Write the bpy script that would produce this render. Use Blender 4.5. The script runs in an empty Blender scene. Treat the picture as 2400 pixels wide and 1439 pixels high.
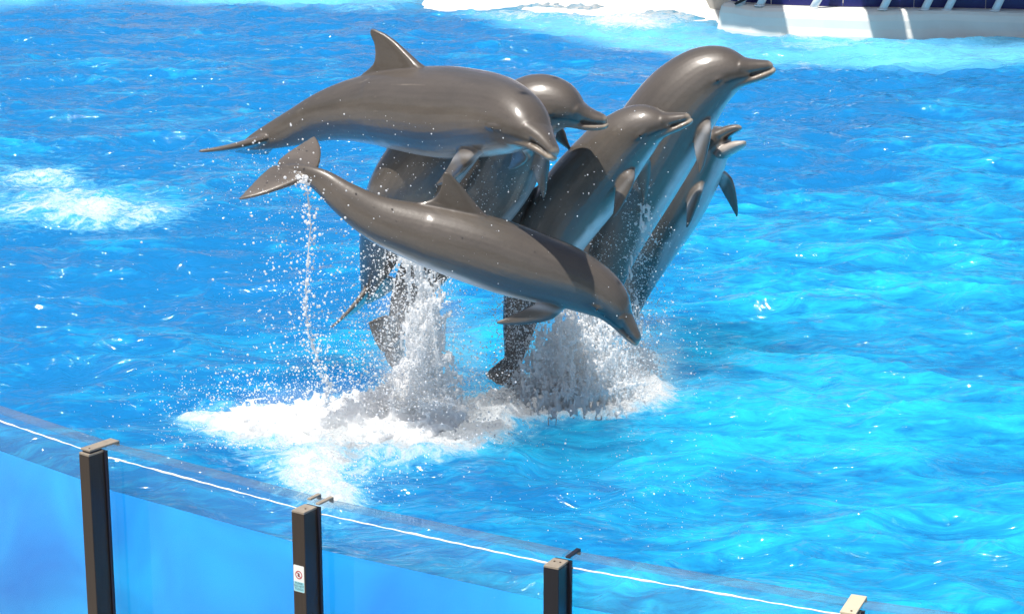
import bpy, bmesh, math, random
import numpy as np
from mathutils import Vector, Matrix

rng = np.random.default_rng(7)
random.seed(7)
scene = bpy.context.scene
COL = scene.collection

# ------------------------------------------------------------------ camera, sky, sun, exposure
H = 4.3                       # camera height above the water (z = 0), in metres
PITCH = math.radians(15.0)
F = 5000.0                    # focal length in photograph pixels (2400 wide)
CX, CY = 1200.0, 719.5
cam_d = bpy.data.cameras.new('camera')
cam_d.sensor_fit = 'HORIZONTAL'; cam_d.sensor_width = 36.0; cam_d.lens = 36.0 * F / 2400.0
cam_d.clip_start = 0.1; cam_d.clip_end = 2000.0
cam = bpy.data.objects.new('camera', cam_d)
cam.location = (0, 0, H); cam.rotation_euler = (math.pi / 2 - PITCH, 0, 0)
COL.objects.link(cam); scene.camera = cam

SUN_DIR = Vector((-0.24, -0.26, 0.93)).normalized()      # towards the sun
elev = math.asin(SUN_DIR.z)
world = bpy.data.worlds.new('World'); scene.world = world; world.use_nodes = True
wn = world.node_tree; wn.nodes.clear()
sky = wn.nodes.new('ShaderNodeTexSky'); sky.sky_type = 'NISHITA'; sky.sun_disc = False
sky.sun_elevation = elev; sky.sun_rotation = math.atan2(SUN_DIR.x, SUN_DIR.y)
sky.air_density = 1.0; sky.dust_density = 3.0; sky.ozone_density = 1.0
bg = wn.nodes.new('ShaderNodeBackground'); bg.inputs['Strength'].default_value = 0.065
wo = wn.nodes.new('ShaderNodeOutputWorld')
wn.links.new(sky.outputs[0], bg.inputs[0]); wn.links.new(bg.outputs[0], wo.inputs[0])
sun_d = bpy.data.lights.new('sun', 'SUN'); sun_d.energy = 5.0; sun_d.angle = math.radians(0.7)
sun_d.color = (1.0, 0.95, 0.88)
sun = bpy.data.objects.new('sun', sun_d); COL.objects.link(sun)
sun.rotation_euler = (-SUN_DIR).to_track_quat('-Z', 'Y').to_euler()
scene.view_settings.view_transform = 'Standard'; scene.view_settings.look = 'None'
scene.view_settings.exposure = 0.38; scene.view_settings.gamma = 1.0
scene.view_settings.use_curve_mapping = False
scene.render.engine = 'CYCLES'
scene.cycles.use_denoising = True
scene.cycles.max_bounces = 10; scene.cycles.transparent_max_bounces = 24
scene.cycles.sample_clamp_indirect = 6.0; scene.cycles.volume_bounces = 12; scene.cycles.max_bounces = 14

# ------------------------------------------------------------------ helpers
cp, sp = math.cos(PITCH), math.sin(PITCH)
def at(px, py, Y):
    """point on the ray of a photograph pixel at ground distance Y"""
    u, v = (px - CX) / F, (py - CY) / F
    d = np.array([u, cp - v * sp, -sp - v * cp])
    return np.array([0, 0, H]) + d * (Y / d[1])
def on_water(px, py, z=0.0):
    u, v = (px - CX) / F, (py - CY) / F
    d = np.array([u, cp - v * sp, -sp - v * cp])
    return np.array([0, 0, H]) + d * ((z - H) / d[2])
def project(P):
    P = np.asarray(P, float); q = P - np.array([0, 0, H])
    zc = q[..., 1] * cp - q[..., 2] * sp
    up = q[..., 1] * sp + q[..., 2] * cp
    return CX + F * q[..., 0] / zc, CY - F * up / zc

def tag(o, label=None, cat=None, group=None, kind=None):
    if label: o['label'] = label
    if cat: o['category'] = cat
    if group: o['group'] = group
    if kind: o['kind'] = kind
    return o
def link_mesh(name, verts, faces, mats, parent=None, smooth=False):
    me = bpy.data.meshes.new(name)
    verts = np.asarray(verts, np.float32); faces_np = np.asarray(faces, np.int32) if not isinstance(faces, list) else None
    if faces_np is not None:
        n, k = faces_np.shape
        me.vertices.add(len(verts)); me.vertices.foreach_set('co', verts.ravel())
        me.loops.add(n * k); me.loops.foreach_set('vertex_index', faces_np.ravel())
        me.polygons.add(n); me.polygons.foreach_set('loop_start', np.arange(0, n * k, k, dtype=np.int32))
        me.update(calc_edges=True)
    else:
        me.from_pydata([tuple(map(float, v)) for v in verts], [], faces); me.update()
    if smooth: me.polygons.foreach_set('use_smooth', [True] * len(me.polygons))
    for m in (mats if isinstance(mats, (list, tuple)) else [mats]): me.materials.append(m)
    o = bpy.data.objects.new(name, me); COL.objects.link(o)
    if parent: o.parent = parent
    return o
def bm_obj(name, bm, mat, parent=None, smooth=False):
    me = bpy.data.meshes.new(name); bmesh.ops.recalc_face_normals(bm, faces=bm.faces); bm.to_mesh(me); bm.free()
    me.materials.append(mat)
    if smooth: me.polygons.foreach_set('use_smooth', [True] * len(me.polygons))
    o = bpy.data.objects.new(name, me); COL.objects.link(o)
    if parent: o.parent = parent
    return o
def empty(name, loc, rz=0.0):
    o = bpy.data.objects.new(name, None); o.location = loc; o.rotation_euler = (0, 0, rz); COL.objects.link(o)
    o.empty_display_size = 0.1
    return o
def bm_box(bm, x0, x1, y0, y1, z0, z1, bevel=0.0):
    vs = [bm.verts.new((x, y, z)) for x in (x0, x1) for y in (y0, y1) for z in (z0, z1)]
    idx = [(0, 1, 3, 2), (4, 6, 7, 5), (0, 4, 5, 1), (2, 3, 7, 6), (0, 2, 6, 4), (1, 5, 7, 3)]
    fs = [bm.faces.new([vs[i] for i in f]) for f in idx]
    if bevel:
        es = list({e for f in fs for e in f.edges})
        bmesh.ops.bevel(bm, geom=es, offset=bevel, segments=2, affect='EDGES', profile=0.5)
def box(name, ext, mat, parent=None, bevel=0.0):
    bm = bmesh.new(); bm_box(bm, *ext, bevel=bevel)
    return bm_obj(name, bm, mat, parent)
def tube_mesh(path, rad, n=12, cap=True):
    path = np.asarray(path, float); V = []; Fc = []
    rad = np.broadcast_to(rad, (len(path),))
    t = np.gradient(path, axis=0); t /= np.linalg.norm(t, axis=1)[:, None] + 1e-12
    ref = np.array([0.0, 0.0, 1.0]) if abs(t[0][2]) < 0.9 else np.array([1.0, 0, 0])
    for i, p in enumerate(path):
        a = np.cross(t[i], ref); a /= np.linalg.norm(a); b = np.cross(a, t[i]); ref = b if abs(np.dot(b, ref)) > .2 else ref
        for k in range(n):
            w = 2 * math.pi * k / n; V.append(p + rad[i] * (math.cos(w) * a + math.sin(w) * b))
    for i in range(len(path) - 1):
        for k in range(n):
            Fc.append([i * n + k, i * n + (k + 1) % n, (i + 1) * n + (k + 1) % n, (i + 1) * n + k])
    if cap: Fc += [list(range(n))[::-1], [(len(path) - 1) * n + k for k in range(n)]]
    return V, Fc

# value noise -------------------------------------------------------
_T = rng.random(65536).astype(np.float32)
def _h(ix, iy, iz):
    return _T[((ix * 73856093) ^ (iy * 19349663) ^ (iz * 83492791)) & 65535]
def noise3(x, y, z):
    x = np.asarray(x, np.float64); y = np.asarray(y, np.float64); z = np.asarray(z, np.float64)
    xi, yi, zi = np.floor(x).astype(np.int64), np.floor(y).astype(np.int64), np.floor(z).astype(np.int64)
    fx, fy, fz = x - xi, y - yi, z - zi
    fx, fy, fz = [f * f * f * (f * (f * 6 - 15) + 10) for f in (fx, fy, fz)]
    r = 0
    for a in (0, 1):
        for b in (0, 1):
            for c in (0, 1):
                r = r + _h(xi + a, yi + b, zi + c) * (fx if a else 1 - fx) * (fy if b else 1 - fy) * (fz if c else 1 - fz)
    return r * 2 - 1
def noise2(x, y, seed=0.0):
    z = np.full_like(np.asarray(x, float), seed * 7.31 + .5)
    xi, yi = np.floor(x).astype(np.int64), np.floor(y).astype(np.int64); zi = int(seed * 131 + 17)
    fx, fy = x - xi, y - yi
    fx, fy = [f * f * f * (f * (f * 6 - 15) + 10) for f in (fx, fy)]
    return 2 * (_h(xi, yi, zi) * (1 - fx) * (1 - fy) + _h(xi + 1, yi, zi) * fx * (1 - fy)
                + _h(xi, yi + 1, zi) * (1 - fx) * fy + _h(xi + 1, yi + 1, zi) * fx * fy) - 1
def fbm2(x, y, seed, octv=4, gain=.5):
    r = 0; a = 1.0; s = 0
    for o in range(octv):
        c, n = math.cos(o * 1.1 + .4), math.sin(o * 1.1 + .4)
        xx, yy = (x * c - y * n) * 2 ** o, (x * n + y * c) * 2 ** o
        r = r + a * noise2(xx + 31.7 * o, yy - 17.3 * o, seed + o); s += a; a *= gain
    return r / s
def sstep(a, b, x):
    t = np.clip((x - a) / (b - a), 0, 1); return t * t * (3 - 2 * t)

# ------------------------------------------------------------------ materials
class NT:
    def __init__(self, name):
        self.m = bpy.data.materials.new(name); self.m.use_nodes = True
        self.t = self.m.node_tree; self.t.nodes.clear()
        self.out = self.t.nodes.new('ShaderNodeOutputMaterial')
    def n(self, typ, **kw):
        nd = self.t.nodes.new('ShaderNode' + typ)
        for k, v in kw.items():
            if k in nd.inputs.keys(): nd.inputs[k].default_value = v
            else: setattr(nd, k, v)
        return nd
    def l(self, a, b): self.t.links.new(a, b)
    def mixc(self, fac, a, b):
        nd = self.t.nodes.new('ShaderNodeMix'); nd.data_type = 'RGBA'
        for k, v in ((0, fac), (6, a), (7, b)):
            if hasattr(v, 'links'): self.l(v, nd.inputs[k])
            else: nd.inputs[k].default_value = v if not isinstance(v, tuple) else (*v, 1.0)[:4]
        return nd.outputs[2]
    def math(self, op, a, b=None, clamp=False, c=None):
        nd = self.t.nodes.new('ShaderNodeMath'); nd.operation = op; nd.use_clamp = clamp
        for k, v in ((0, a), (1, b), (2, c)):
            if v is None: continue
            if hasattr(v, 'links'): self.l(v, nd.inputs[k])
            else: nd.inputs[k].default_value = v
        return nd.outputs[0]
    def ramp(self, fac, stops):
        nd = self.t.nodes.new('ShaderNodeValToRGB'); self.l(fac, nd.inputs[0])
        e = nd.color_ramp.elements
        while len(e) < len(stops): e.new(0.5)
        for i, (p, c) in enumerate(stops):
            e[i].position = p; e[i].color = (c, c, c, 1) if not isinstance(c, tuple) else (*c, 1)
        return nd.outputs[0]
    def attr(self, name):
        nd = self.t.nodes.new('ShaderNodeAttribute'); nd.attribute_name = name; return nd

def principled_mat(name, color, rough=.5, metal=0.0, noise=0.0, nscale=8.0, stretch=(1, 1, 1), bump=0.0, coat=0.0, spec=.5):
    M = NT(name); b = M.n('BsdfPrincipled', Roughness=rough, Metallic=metal)
    b.inputs['Coat Weight'].default_value = coat; b.inputs['Specular IOR Level'].default_value = spec
    tc = M.n('TexCoord'); mp = M.n('Mapping'); mp.inputs['Scale'].default_value = stretch
    M.l(tc.outputs['Object'], mp.inputs[0])
    nz = M.n('TexNoise', Scale=nscale, Detail=6.0, Roughness=.6); M.l(mp.outputs[0], nz.inputs['Vector'])
    hi = tuple(min(1, c * (1 + noise)) for c in color); lo = tuple(c * (1 - noise) for c in color)
    c = M.mixc(nz.outputs[0], lo, hi); M.l(c, b.inputs['Base Color'])
    rr = M.math('MULTIPLY_ADD', nz.outputs[0], .25 * (noise > 0), c=rough - .1 * (noise > 0))
    M.l(rr, b.inputs['Roughness'])
    if bump:
        bp = M.n('Bump', Strength=bump, Distance=.01); M.l(nz.outputs[0], bp.inputs['Height']); M.l(bp.outputs[0], b.inputs['Normal'])
    M.l(b.outputs[0], M.out.inputs[0]); return M.m

def water_material():
    M = NT('pool_water')
    geo = M.n('NewGeometry'); pos = geo.outputs['Position']
    foam = M.attr('foam').outputs['Fac']; shal = M.attr('shallow').outputs['Fac']; aer = M.attr('aerated').outputs['Fac']
    def nz(scale, detail=5.0, rough=.55, dist=0.0, st=(1, 1, 1)):
        mp = M.n('Mapping'); mp.inputs['Scale'].default_value = st; M.l(pos, mp.inputs[0])
        t = M.n('TexNoise', Scale=scale, Detail=detail, Roughness=rough, Distortion=dist); M.l(mp.outputs[0], t.inputs['Vector']); return t.outputs[0]
    # deep blue with veils of fine bubbles; their contrast also replaces wave shading
    veil = nz(1.0, 6.0, .62, 1.6, (.6, 1.2, 1))
    veil2 = nz(3.6, 5.0, .62, 2.2, (.55, 1.25, 1))
    cr = M.attr('crest').outputs['Fac']
    f = M.math('MULTIPLY_ADD', veil2, .85, c=M.math('MULTIPLY', veil, .75))
    mm = M.math('ADD', M.math('SUBTRACT', f, .80), aer)
    mm = M.math('ADD', mm, M.math('MULTIPLY', M.math('SUBTRACT', cr, .5), .45))  # crests tinted cyan, for light passing through thin water
    vf = M.ramp(M.math('ADD', mm, .30, True), [(.12, 0.0), (.34, .30), (.50, .62), (.80, 1.0)])
    c = M.mixc(vf, (.007, .150, .39), (.020, .50, .80))
    c = M.mixc(shal, c, (.13, .50, .78))
    # foam
    l1 = nz(4.2, 8.0, .65, 2.2, (.7, 1.2, 1)); l2 = nz(17.0, 6.0, .7, 1.0)
    lace = M.math('MULTIPLY_ADD', M.math('ADD', M.math('MULTIPLY', l1, .65), M.math('MULTIPLY', l2, .35)), 1.9, c=-.45)
    ff = M.math('SUBTRACT', M.math('ADD', foam, M.math('MULTIPLY', lace, 1.0)), 1.0)
    fm = M.ramp(M.math('MULTIPLY', ff, 2.4, True), [(0.0, 0.0), (1.0, 1.0)])
    thin = M.math('MULTIPLY', M.math('ADD', ff, .26), 2.2, True)
    c = M.mixc(M.math('MULTIPLY', thin, .75), c, (.16, .56, .80))
    c = M.mixc(fm, c, (.76, .81, .84))
    b = M.n('BsdfPrincipled', IOR=1.33, subsurface_method='BURLEY')
    b.inputs['Subsurface Weight'].default_value = .95; b.inputs['Subsurface Radius'].default_value = (1, 1, 1); b.inputs['Subsurface Scale'].default_value = 5.0
    M.l(c, b.inputs['Base Color']); M.l(M.math('MULTIPLY_ADD', fm, -.6, c=.95), b.inputs['Subsurface Weight'])
    M.l(M.math('MULTIPLY_ADD', fm, .6, c=.05), b.inputs['Roughness'])
    # fine ripples below the size of the wave mesh
    r1 = nz(4.2, 3.0, .5, 1.0, (.6, 1.2, 1)); r2 = nz(15.0, 3.0, .55, .6, (.6, 1.2, 1))
    hgt = M.math('ADD', M.math('MULTIPLY', M.math('ABSOLUTE', M.math('SUBTRACT', r1, .5)), -.10), M.math('MULTIPLY', r2, .008))
    hgt = M.math('ADD', hgt, M.math('MULTIPLY', fm, M.math('MULTIPLY', lace, .10)))
    bp = M.n('Bump', Strength=.9, Distance=1.0); M.l(hgt, bp.inputs['Height']); M.l(bp.outputs[0], b.inputs['Normal'])
    M.l(b.outputs[0], M.out.inputs[0]); return M.m

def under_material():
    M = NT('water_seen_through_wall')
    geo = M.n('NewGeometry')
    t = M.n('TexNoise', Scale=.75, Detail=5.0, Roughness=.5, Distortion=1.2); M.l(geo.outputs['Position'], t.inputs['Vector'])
    c = M.mixc(M.ramp(t.outputs[0], [(.3, 0.0), (.7, 1.0)]), (.008, .22, .70), (.014, .44, .95))  # brighter base colour stands in for light scattered within the water
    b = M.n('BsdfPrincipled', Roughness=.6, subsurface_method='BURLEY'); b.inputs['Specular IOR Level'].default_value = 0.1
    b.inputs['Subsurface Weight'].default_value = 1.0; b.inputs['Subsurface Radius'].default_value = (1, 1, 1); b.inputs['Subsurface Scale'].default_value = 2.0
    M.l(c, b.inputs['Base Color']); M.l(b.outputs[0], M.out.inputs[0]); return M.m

def acrylic_material(name='clear_acrylic', tint=(.985, .995, 1.0), haze=.004):
    M = NT(name)
    tr = M.n('BsdfTransparent'); tr.inputs[0].default_value = (*tint, 1)
    gl = M.n('BsdfGlossy', Roughness=.03); gl.inputs[0].default_value = (.9, .95, 1, 1)
    df = M.n('BsdfDiffuse'); df.inputs[0].default_value = (.75, .85, .9, 1)
    geo = M.n('NewGeometry'); nz = M.n('TexNoise', Scale=3.0, Detail=6.0, Roughness=.6); M.l(geo.outputs['Position'], nz.inputs['Vector'])
    m1 = M.n('MixShader'); M.l(M.math('MULTIPLY', nz.outputs[0], haze * 2), m1.inputs[0]); M.l(tr.outputs[0], m1.inputs[1]); M.l(df.outputs[0], m1.inputs[2])
    dt = M.n('VectorMath', operation='DOT_PRODUCT'); M.l(geo.outputs['Normal'], dt.inputs[0]); M.l(geo.outputs['Incoming'], dt.inputs[1])
    om = M.math('SUBTRACT', 1.0, M.math('ABSOLUTE', dt.outputs['Value']), True)
    fr = M.math('MULTIPLY_ADD', M.math('POWER', om, 5.0), .96, c=.022)
    m2 = M.n('MixShader'); M.l(fr, m2.inputs[0]); M.l(m1.outputs[0], m2.inputs[1]); M.l(gl.outputs[0], m2.inputs[2])
    M.l(m2.outputs[0], M.out.inputs[0]); return M.m

def spray_material(name, transl=.35, color=(.9, .93, .95), sss=0.0, clear=0.0):
    M = NT(name)
    b = M.n('BsdfPrincipled', Roughness=.25, IOR=1.33, subsurface_method='BURLEY'); b.inputs['Base Color'].default_value = (*color, 1)
    if sss:
        b.inputs['Subsurface Weight'].default_value = 1.0; b.inputs['Subsurface Radius'].default_value = (1, 1, 1); b.inputs['Subsurface Scale'].default_value = sss
    tl = M.n('BsdfTranslucent'); tl.inputs[0].default_value = (*color, 1)
    m = M.n('MixShader'); m.inputs[0].default_value = transl; M.l(b.outputs[0], m.inputs[1]); M.l(tl.outputs[0], m.inputs[2])
    if clear:
        tr = M.n('BsdfTransparent'); m2 = M.n('MixShader'); m2.inputs[0].default_value = clear; M.l(m.outputs[0], m2.inputs[1]); M.l(tr.outputs[0], m2.inputs[2]); m = m2
    M.l(m.outputs[0], M.out.inputs[0]); return M.m

def skin_material():
    M = NT('wet_dolphin_skin')
    col = M.attr('skin').outputs['Color']; rest = M.attr('rest').outputs['Vector']
    def nz(scale, st=(1, 1, 1), detail=5.0, rough=.6):
        mp = M.n('Mapping'); mp.inputs['Scale'].default_value = st; M.l(rest, mp.inputs[0])
        t = M.n('TexNoise', Scale=scale, Detail=detail, Roughness=rough); M.l(mp.outputs[0], t.inputs['Vector']); return t.outputs[0]
    big = nz(3.0, (.35, 1, 1)); streak = nz(14.0, (.12, 1, 1)); fine = nz(60.0)
    f = M.math('ADD', M.math('MULTIPLY', big, .5), M.math('ADD', M.math('MULTIPLY', streak, .35), M.math('MULTIPLY', fine, .15)))
    k = M.ramp(f, [(.34, .74), (.66, 1.22)])
    mul = M.n('Mix', data_type='RGBA', blend_type='MULTIPLY'); mul.inputs[0].default_value = 1.0
    M.l(col, mul.inputs[6]); M.l(k, mul.inputs[7])
    rake = M.ramp(nz(34.0, (.05, 1, 1), 2.0, .4), [(.66, 0.0), (.72, 1.0)]); rk2 = M.ramp(nz(4.0), [(.5, 0.0), (.62, .35)])
    skc = M.mixc(M.math('MULTIPLY', rake, rk2), mul.outputs[2], (.26, .22, .18))
    b = M.n('BsdfPrincipled', IOR=1.55); M.l(skc, b.inputs['Base Color'])
    M.l(M.ramp(nz(5.0, (.4, 1, 1)), [(.3, .36), (.7, .52)]), b.inputs['Roughness'])
    b.inputs['Coat Weight'].default_value = 1.0; b.inputs['Coat Roughness'].default_value = .04; b.inputs['Coat IOR'].default_value = 1.45
    hgt = M.math('ADD', M.math('MULTIPLY', nz(11.0), .008), M.math('MULTIPLY', nz(55.0), .0026))
    bp = M.n('Bump', Strength=.5, Distance=1.0); M.l(hgt, bp.inputs['Height']); M.l(bp.outputs[0], b.inputs['Coat Normal'])
    bp2 = M.n('Bump', Strength=.2, Distance=1.0); M.l(hgt, bp2.inputs['Height']); M.l(bp2.outputs[0], b.inputs['Normal'])
    M.l(b.outputs[0], M.out.inputs[0]); return M.m

MAT = dict(
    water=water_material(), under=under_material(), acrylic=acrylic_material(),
    edge=acrylic_material('polished_acrylic_edge', (.74, .79, .82), .06),
    glint=principled_mat('edge_glint_white', (.80, .84, .88), .12, coat=1.0, noise=.15, nscale=20),
    post=principled_mat('bronze_anodised_post', (.050, .038, .030), .38, .35, noise=.35, nscale=9, stretch=(8, 8, .4)),
    gasket=principled_mat('black_rubber_gasket', (.012, .014, .03), .5),
    cap=principled_mat('weathered_metal_cap', (.36, .31, .25), .45, .3, noise=.35, nscale=30, bump=.1),
    screw=principled_mat('dull_screw', (.10, .07, .05), .5, .6),
    boil=spray_material('churned_white_water', .35, (.96, .97, .98), .06, .2), spray=spray_material('white_water', .45, (.99, .995, .995), 0, .18), drop=spray_material('water_drop', .5, (.99, .99, .99), 0, .30),
    skin=skin_material(), eye=principled_mat('dark_wet_eye', (.008, .007, .007), .08, coat=1.0),
    tongue=principled_mat('pink_mouth', (.42, .20, .19), .3),
    ledge=principled_mat('wet_white_coping', (.74, .73, .67), .4, noise=.12, nscale=1.6, bump=.15),
    navy=principled_mat('navy_panel', (.012, .014, .13), .35, noise=.2, nscale=2.0),
    white=principled_mat('white_painted_tube', (.72, .76, .78), .35, noise=.06, nscale=6),
    rope=principled_mat('black_rope', (.012, .012, .014), .6),
    concrete=principled_mat('grey_concrete', (.33, .32, .30), .85, noise=.2, nscale=2.5, bump=.3),
    poolpaint=principled_mat('blue_pool_paint', (.05, .30, .58), .6, noise=.1, nscale=1.5),
    stk_white=principled_mat('sticker_white', (.78, .82, .80), .4), stk_red=principled_mat('sticker_red', (.45, .03, .06), .4),
    stk_dark=principled_mat('sticker_dark', (.09, .05, .07), .5), stk_ink=principled_mat('sticker_blue_ink', (.05, .13, .17), .5),
    stk_cyan=principled_mat('sticker_cyan', (.30, .66, .74), .4),
)

# ------------------------------------------------------------------ the curved clear wall: where its posts stand
ZTOP = 0.31                                  # top of the clear wall above the water
posts_px = [(214, 1052), (712, 1186), (1304, 1312), (1992, 1432)]
PP = np.array([on_water(x, y, ZTOP)[:2] for x, y in posts_px])
# circle through the posts (least squares), then carried on at the same spacing
A = np.c_[2 * PP, np.ones(len(PP))]; sol = np.linalg.lstsq(A, (PP ** 2).sum(1), rcond=None)[0]
CC = sol[:2]; RR = math.sqrt(sol[2] + (CC ** 2).sum())
ang = np.arctan2(PP[:, 1] - CC[1], PP[:, 0] - CC[0])
step = float(np.mean(np.diff(np.unwrap(ang))))
angs = [ang[0] + step * k for k in (-3, -2, -1)] + list(np.unwrap(ang)) + [np.unwrap(ang)[3] + step * k for k in (1, 2, 3)]
WP = np.array([[CC[0] + RR * math.cos(a), CC[1] + RR * math.sin(a)] for a in angs])
print('WALL circle', CC, RR, 'step m', RR * abs(step), WP.round(2).tolist())
T_AC = 0.095                                  # thickness of the clear wall
POST_D, POST_W = 0.115, 0.085
# WP are the post centres (front half of the post). pool-side inner face line of the wall:
def inward(k):                                 # unit vector from the audience side to the pool
    d = WP[min(k + 1, len(WP) - 1)] - WP[max(k - 1, 0)]; d /= np.linalg.norm(d); n = np.array([-d[1], d[0]])
    return n if n[1] > 0 else -n
OUT0 = np.array([WP[k] + inward(k) * (POST_D / 2 + .018) for k in range(len(WP))])        # outer face of acrylic
INN0 = np.array([OUT0[k] + inward(k) * T_AC for k in range(len(WP))])                      # inner face

# ------------------------------------------------------------------ water
def build_water():
    nu, nv = 620, 640
    us = np.linspace(-.42, .42, nu)
    Y0 = np.empty(nu)
    for i, u in enumerate(us):
        best = None
        for k in range(len(INN0) - 1):
            a, b = INN0[k], INN0[k + 1]; d = b - a
            den = d[0] - u * d[1]
            if abs(den) < 1e-9: continue
            t = (u * a[1] - a[0]) / den
            if -.001 <= t <= 1.001: best = a[1] + t * d[1]
        Y0[i] = best if best is not None else np.nan
    ok = ~np.isnan(Y0); Y0 = np.interp(us, us[ok], Y0[ok])
    v = np.linspace(0, 1, nv)
    Y = Y0[None, :] * (42.0 / Y0[None, :]) ** v[:, None]
    X = us[None, :] * Y
    px, py = project(np.stack([X, Y, np.zeros_like(X)], -1))
    # waves
    wx, wy = X + .35 * fbm2(X * .7, Y * .7, 3, 2), Y + .35 * fbm2(X * .7, Y * .7, 5, 2)
    h = .085 * fbm2(wx * .40, wy * .75, 11, 2)
    r = 1 - np.abs(fbm2(wx * .80, wy * 1.55, 21, 2)) * 2.2
    h += .065 * (r - .5)
    r2 = 1 - np.abs(fbm2(wx * 1.9, wy * 3.6, 31, 2)) * 2.0
    h += .034 * (r2 - .5)
    h += .012 * fbm2(wx * 4.5, wy * 8, 41, 2)
    crest = .5 + 3.0 * (h - .01) + .35 * fbm2(wx * 1.1, wy * 2.6, 101, 3)
    fade = sstep(0, .012, v)[:, None]
    # foam (photograph positions turned into places on the water)
    foam = np.zeros_like(X)
    for (cx, cy, rx, ry, s) in FOAM:
        d2 = ((px - cx) / rx) ** 2 + ((py - cy) / ry) ** 2
        foam += s * np.exp(-d2 * 1.1)
    foam *= 1 + .35 * fbm2(X * 2.2, Y * 2.2, 51, 3)
    foam = np.clip(foam, 0, 1.05)
    h = h * fade + sstep(.35, 1, foam) * (.05 + .09 * np.abs(fbm2(X * 5, Y * 5, 61, 4, .6)) + .03 * fbm2(X * 17, Y * 17, 71, 2)) * fade
    # shallow shelf before the far coping
    shelf = np.interp(px, [0, 300, 700, 1050, 1300, 1560, 1800, 2100, 2400], [14, 8, 4, 30, 88, 128, 165, 158, 150])
    wob = 16 * fbm2(X * .5, Y * .35, 81, 3)
    shal = sstep(14, -22, py - shelf + wob) * (.8 + .35 * fbm2(X * .9, Y * .5, 91, 3))
    aer = -.20 + .14 * sstep(900, 1900, px) * sstep(150, 520, py) + .17 * sstep(650, 1100, py) * sstep(300, 900, px)
    aer += .10 * sstep(500, 250, px) * sstep(250, 420, py) * sstep(620, 480, py)
    for (cx, cy, rx, ry, a_) in ((1880, 330, 330, 110, -.16), (2000, 700, 520, 220, .13), (2280, 280, 190, 60, .18), (1750, 1010, 420, 160, .12), (350, 250, 420, 130, .05), (700, 330, 200, 60, -.04), (250, 800, 400, 120, .04)):
        aer += a_ * np.exp(-(((px - cx) / rx) ** 2 + ((py - cy) / ry) ** 2))
    aer += .34 * np.exp(-(((px - 1060) / 260) ** 2 + ((py - 760) / 170) ** 2))
    V = np.stack([X, Y, h], -1).reshape(-1, 3)
    idx = np.arange(nu * nv).reshape(nv, nu)
    Fq = np.stack([idx[:-1, :-1], idx[:-1, 1:], idx[1:, 1:], idx[1:, :-1]], -1).reshape(-1, 4)
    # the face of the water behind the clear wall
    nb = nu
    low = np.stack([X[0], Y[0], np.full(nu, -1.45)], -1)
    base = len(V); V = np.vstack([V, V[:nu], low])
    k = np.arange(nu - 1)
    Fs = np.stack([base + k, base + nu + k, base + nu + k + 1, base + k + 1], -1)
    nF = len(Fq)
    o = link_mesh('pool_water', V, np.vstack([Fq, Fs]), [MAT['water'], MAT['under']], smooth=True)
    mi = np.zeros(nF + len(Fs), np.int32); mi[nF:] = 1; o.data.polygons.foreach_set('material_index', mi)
    pad = np.zeros(2 * nu)
    for nm, a in (('foam', foam), ('shallow', np.clip(shal, 0, 1)), ('aerated', aer), ('crest', crest)):
        at_ = o.data.attributes.new(nm, 'FLOAT', 'POINT'); at_.data.foreach_set('value', np.r_[a.ravel(), pad].astype(np.float32))
    tag(o, kind='structure')
    return o
FOAM = [  # photograph centre, radii, strength
    (560, 1010, 130, 48, .95), (720, 1000, 150, 50, .9), (900, 1000, 190, 60, 1.0), (1050, 1010, 120, 45, .9),
    (960, 930, 110, 60, .8), (790, 1160, 100, 45, .62), (690, 1105, 120, 40, .50), (800, 1090, 140, 45, .45), (450, 985, 70, 30, .5),
    (1330, 890, 200, 50, .95), (1345, 935, 170, 26, .85), (1350, 958, 200, 24, .95), (1470, 925, 130, 30, .7), (1230, 960, 90, 26, .6), (1250, 920, 120, 22, .5), (1480, 850, 110, 40, .5), (1150, 980, 90, 40, .5),
    (110, 455, 260, 75, .40), (20, 450, 160, 70, .14), (230, 485, 150, 34, .32), (70, 405, 120, 25, .12), (150, 515, 220, 24, .30), (330, 500, 160, 30, .35), (90, 390, 120, 20, .3),
    (1280, 25, 210, 30, .75), (1560, 40, 150, 35, .6), (1450, 60, 130, 16, .5), (1020, 990, 320, 110, .28), (640, 400, 160, 70, .22),
    (860, 15, 90, 12, .5), (120, 330, 160, 25, .25), (2380, 85, 60, 8, .7), (2250, 92, 90, 5, .5), (1900, 82, 180, 6, .6),
]
build_water()

# ------------------------------------------------------------------ ground on the audience side, the base under the clear wall
def strip(name, a, b, z0, z1, mat):
    """solid band between two plan polylines"""
    n = len(a); V = [(*p, z1) for p in a] + [(*p, z1) for p in b] + [(*p, z0) for p in a] + [(*p, z0) for p in b]
    Fc = []
    for i in range(n - 1):
        Fc += [[i, i + 1, n + i + 1, n + i], [2 * n + i + 1, 2 * n + i, 3 * n + i, 3 * n + i + 1],
               [i + 1, i, 2 * n + i, 2 * n + i + 1], [n + i, n + i + 1, 3 * n + i + 1, 3 * n + i]]
    Fc += [[0, n, 3 * n, 2 * n], [n - 1, 3 * n - 1, 4 * n - 1, 2 * n - 1]]
    return link_mesh(name, V, Fc, mat)
OUTB = np.array([OUT0[k] - inward(k) * .28 for k in range(len(WP))])
INB = np.array([INN0[k] + inward(k) * .35 for k in range(len(WP))])
tag(strip('pool_wall', OUTB, INB, -1.75, -1.40, MAT['concrete']), kind='structure')
wk = link_mesh('walkway', [(-40, -6, -1.74), (40, -6, -1.74), (40, 60, -1.74), (-40, 60, -1.74)], [[0, 1, 2, 3]], MAT['concrete'])
tag(wk, kind='structure')

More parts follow.
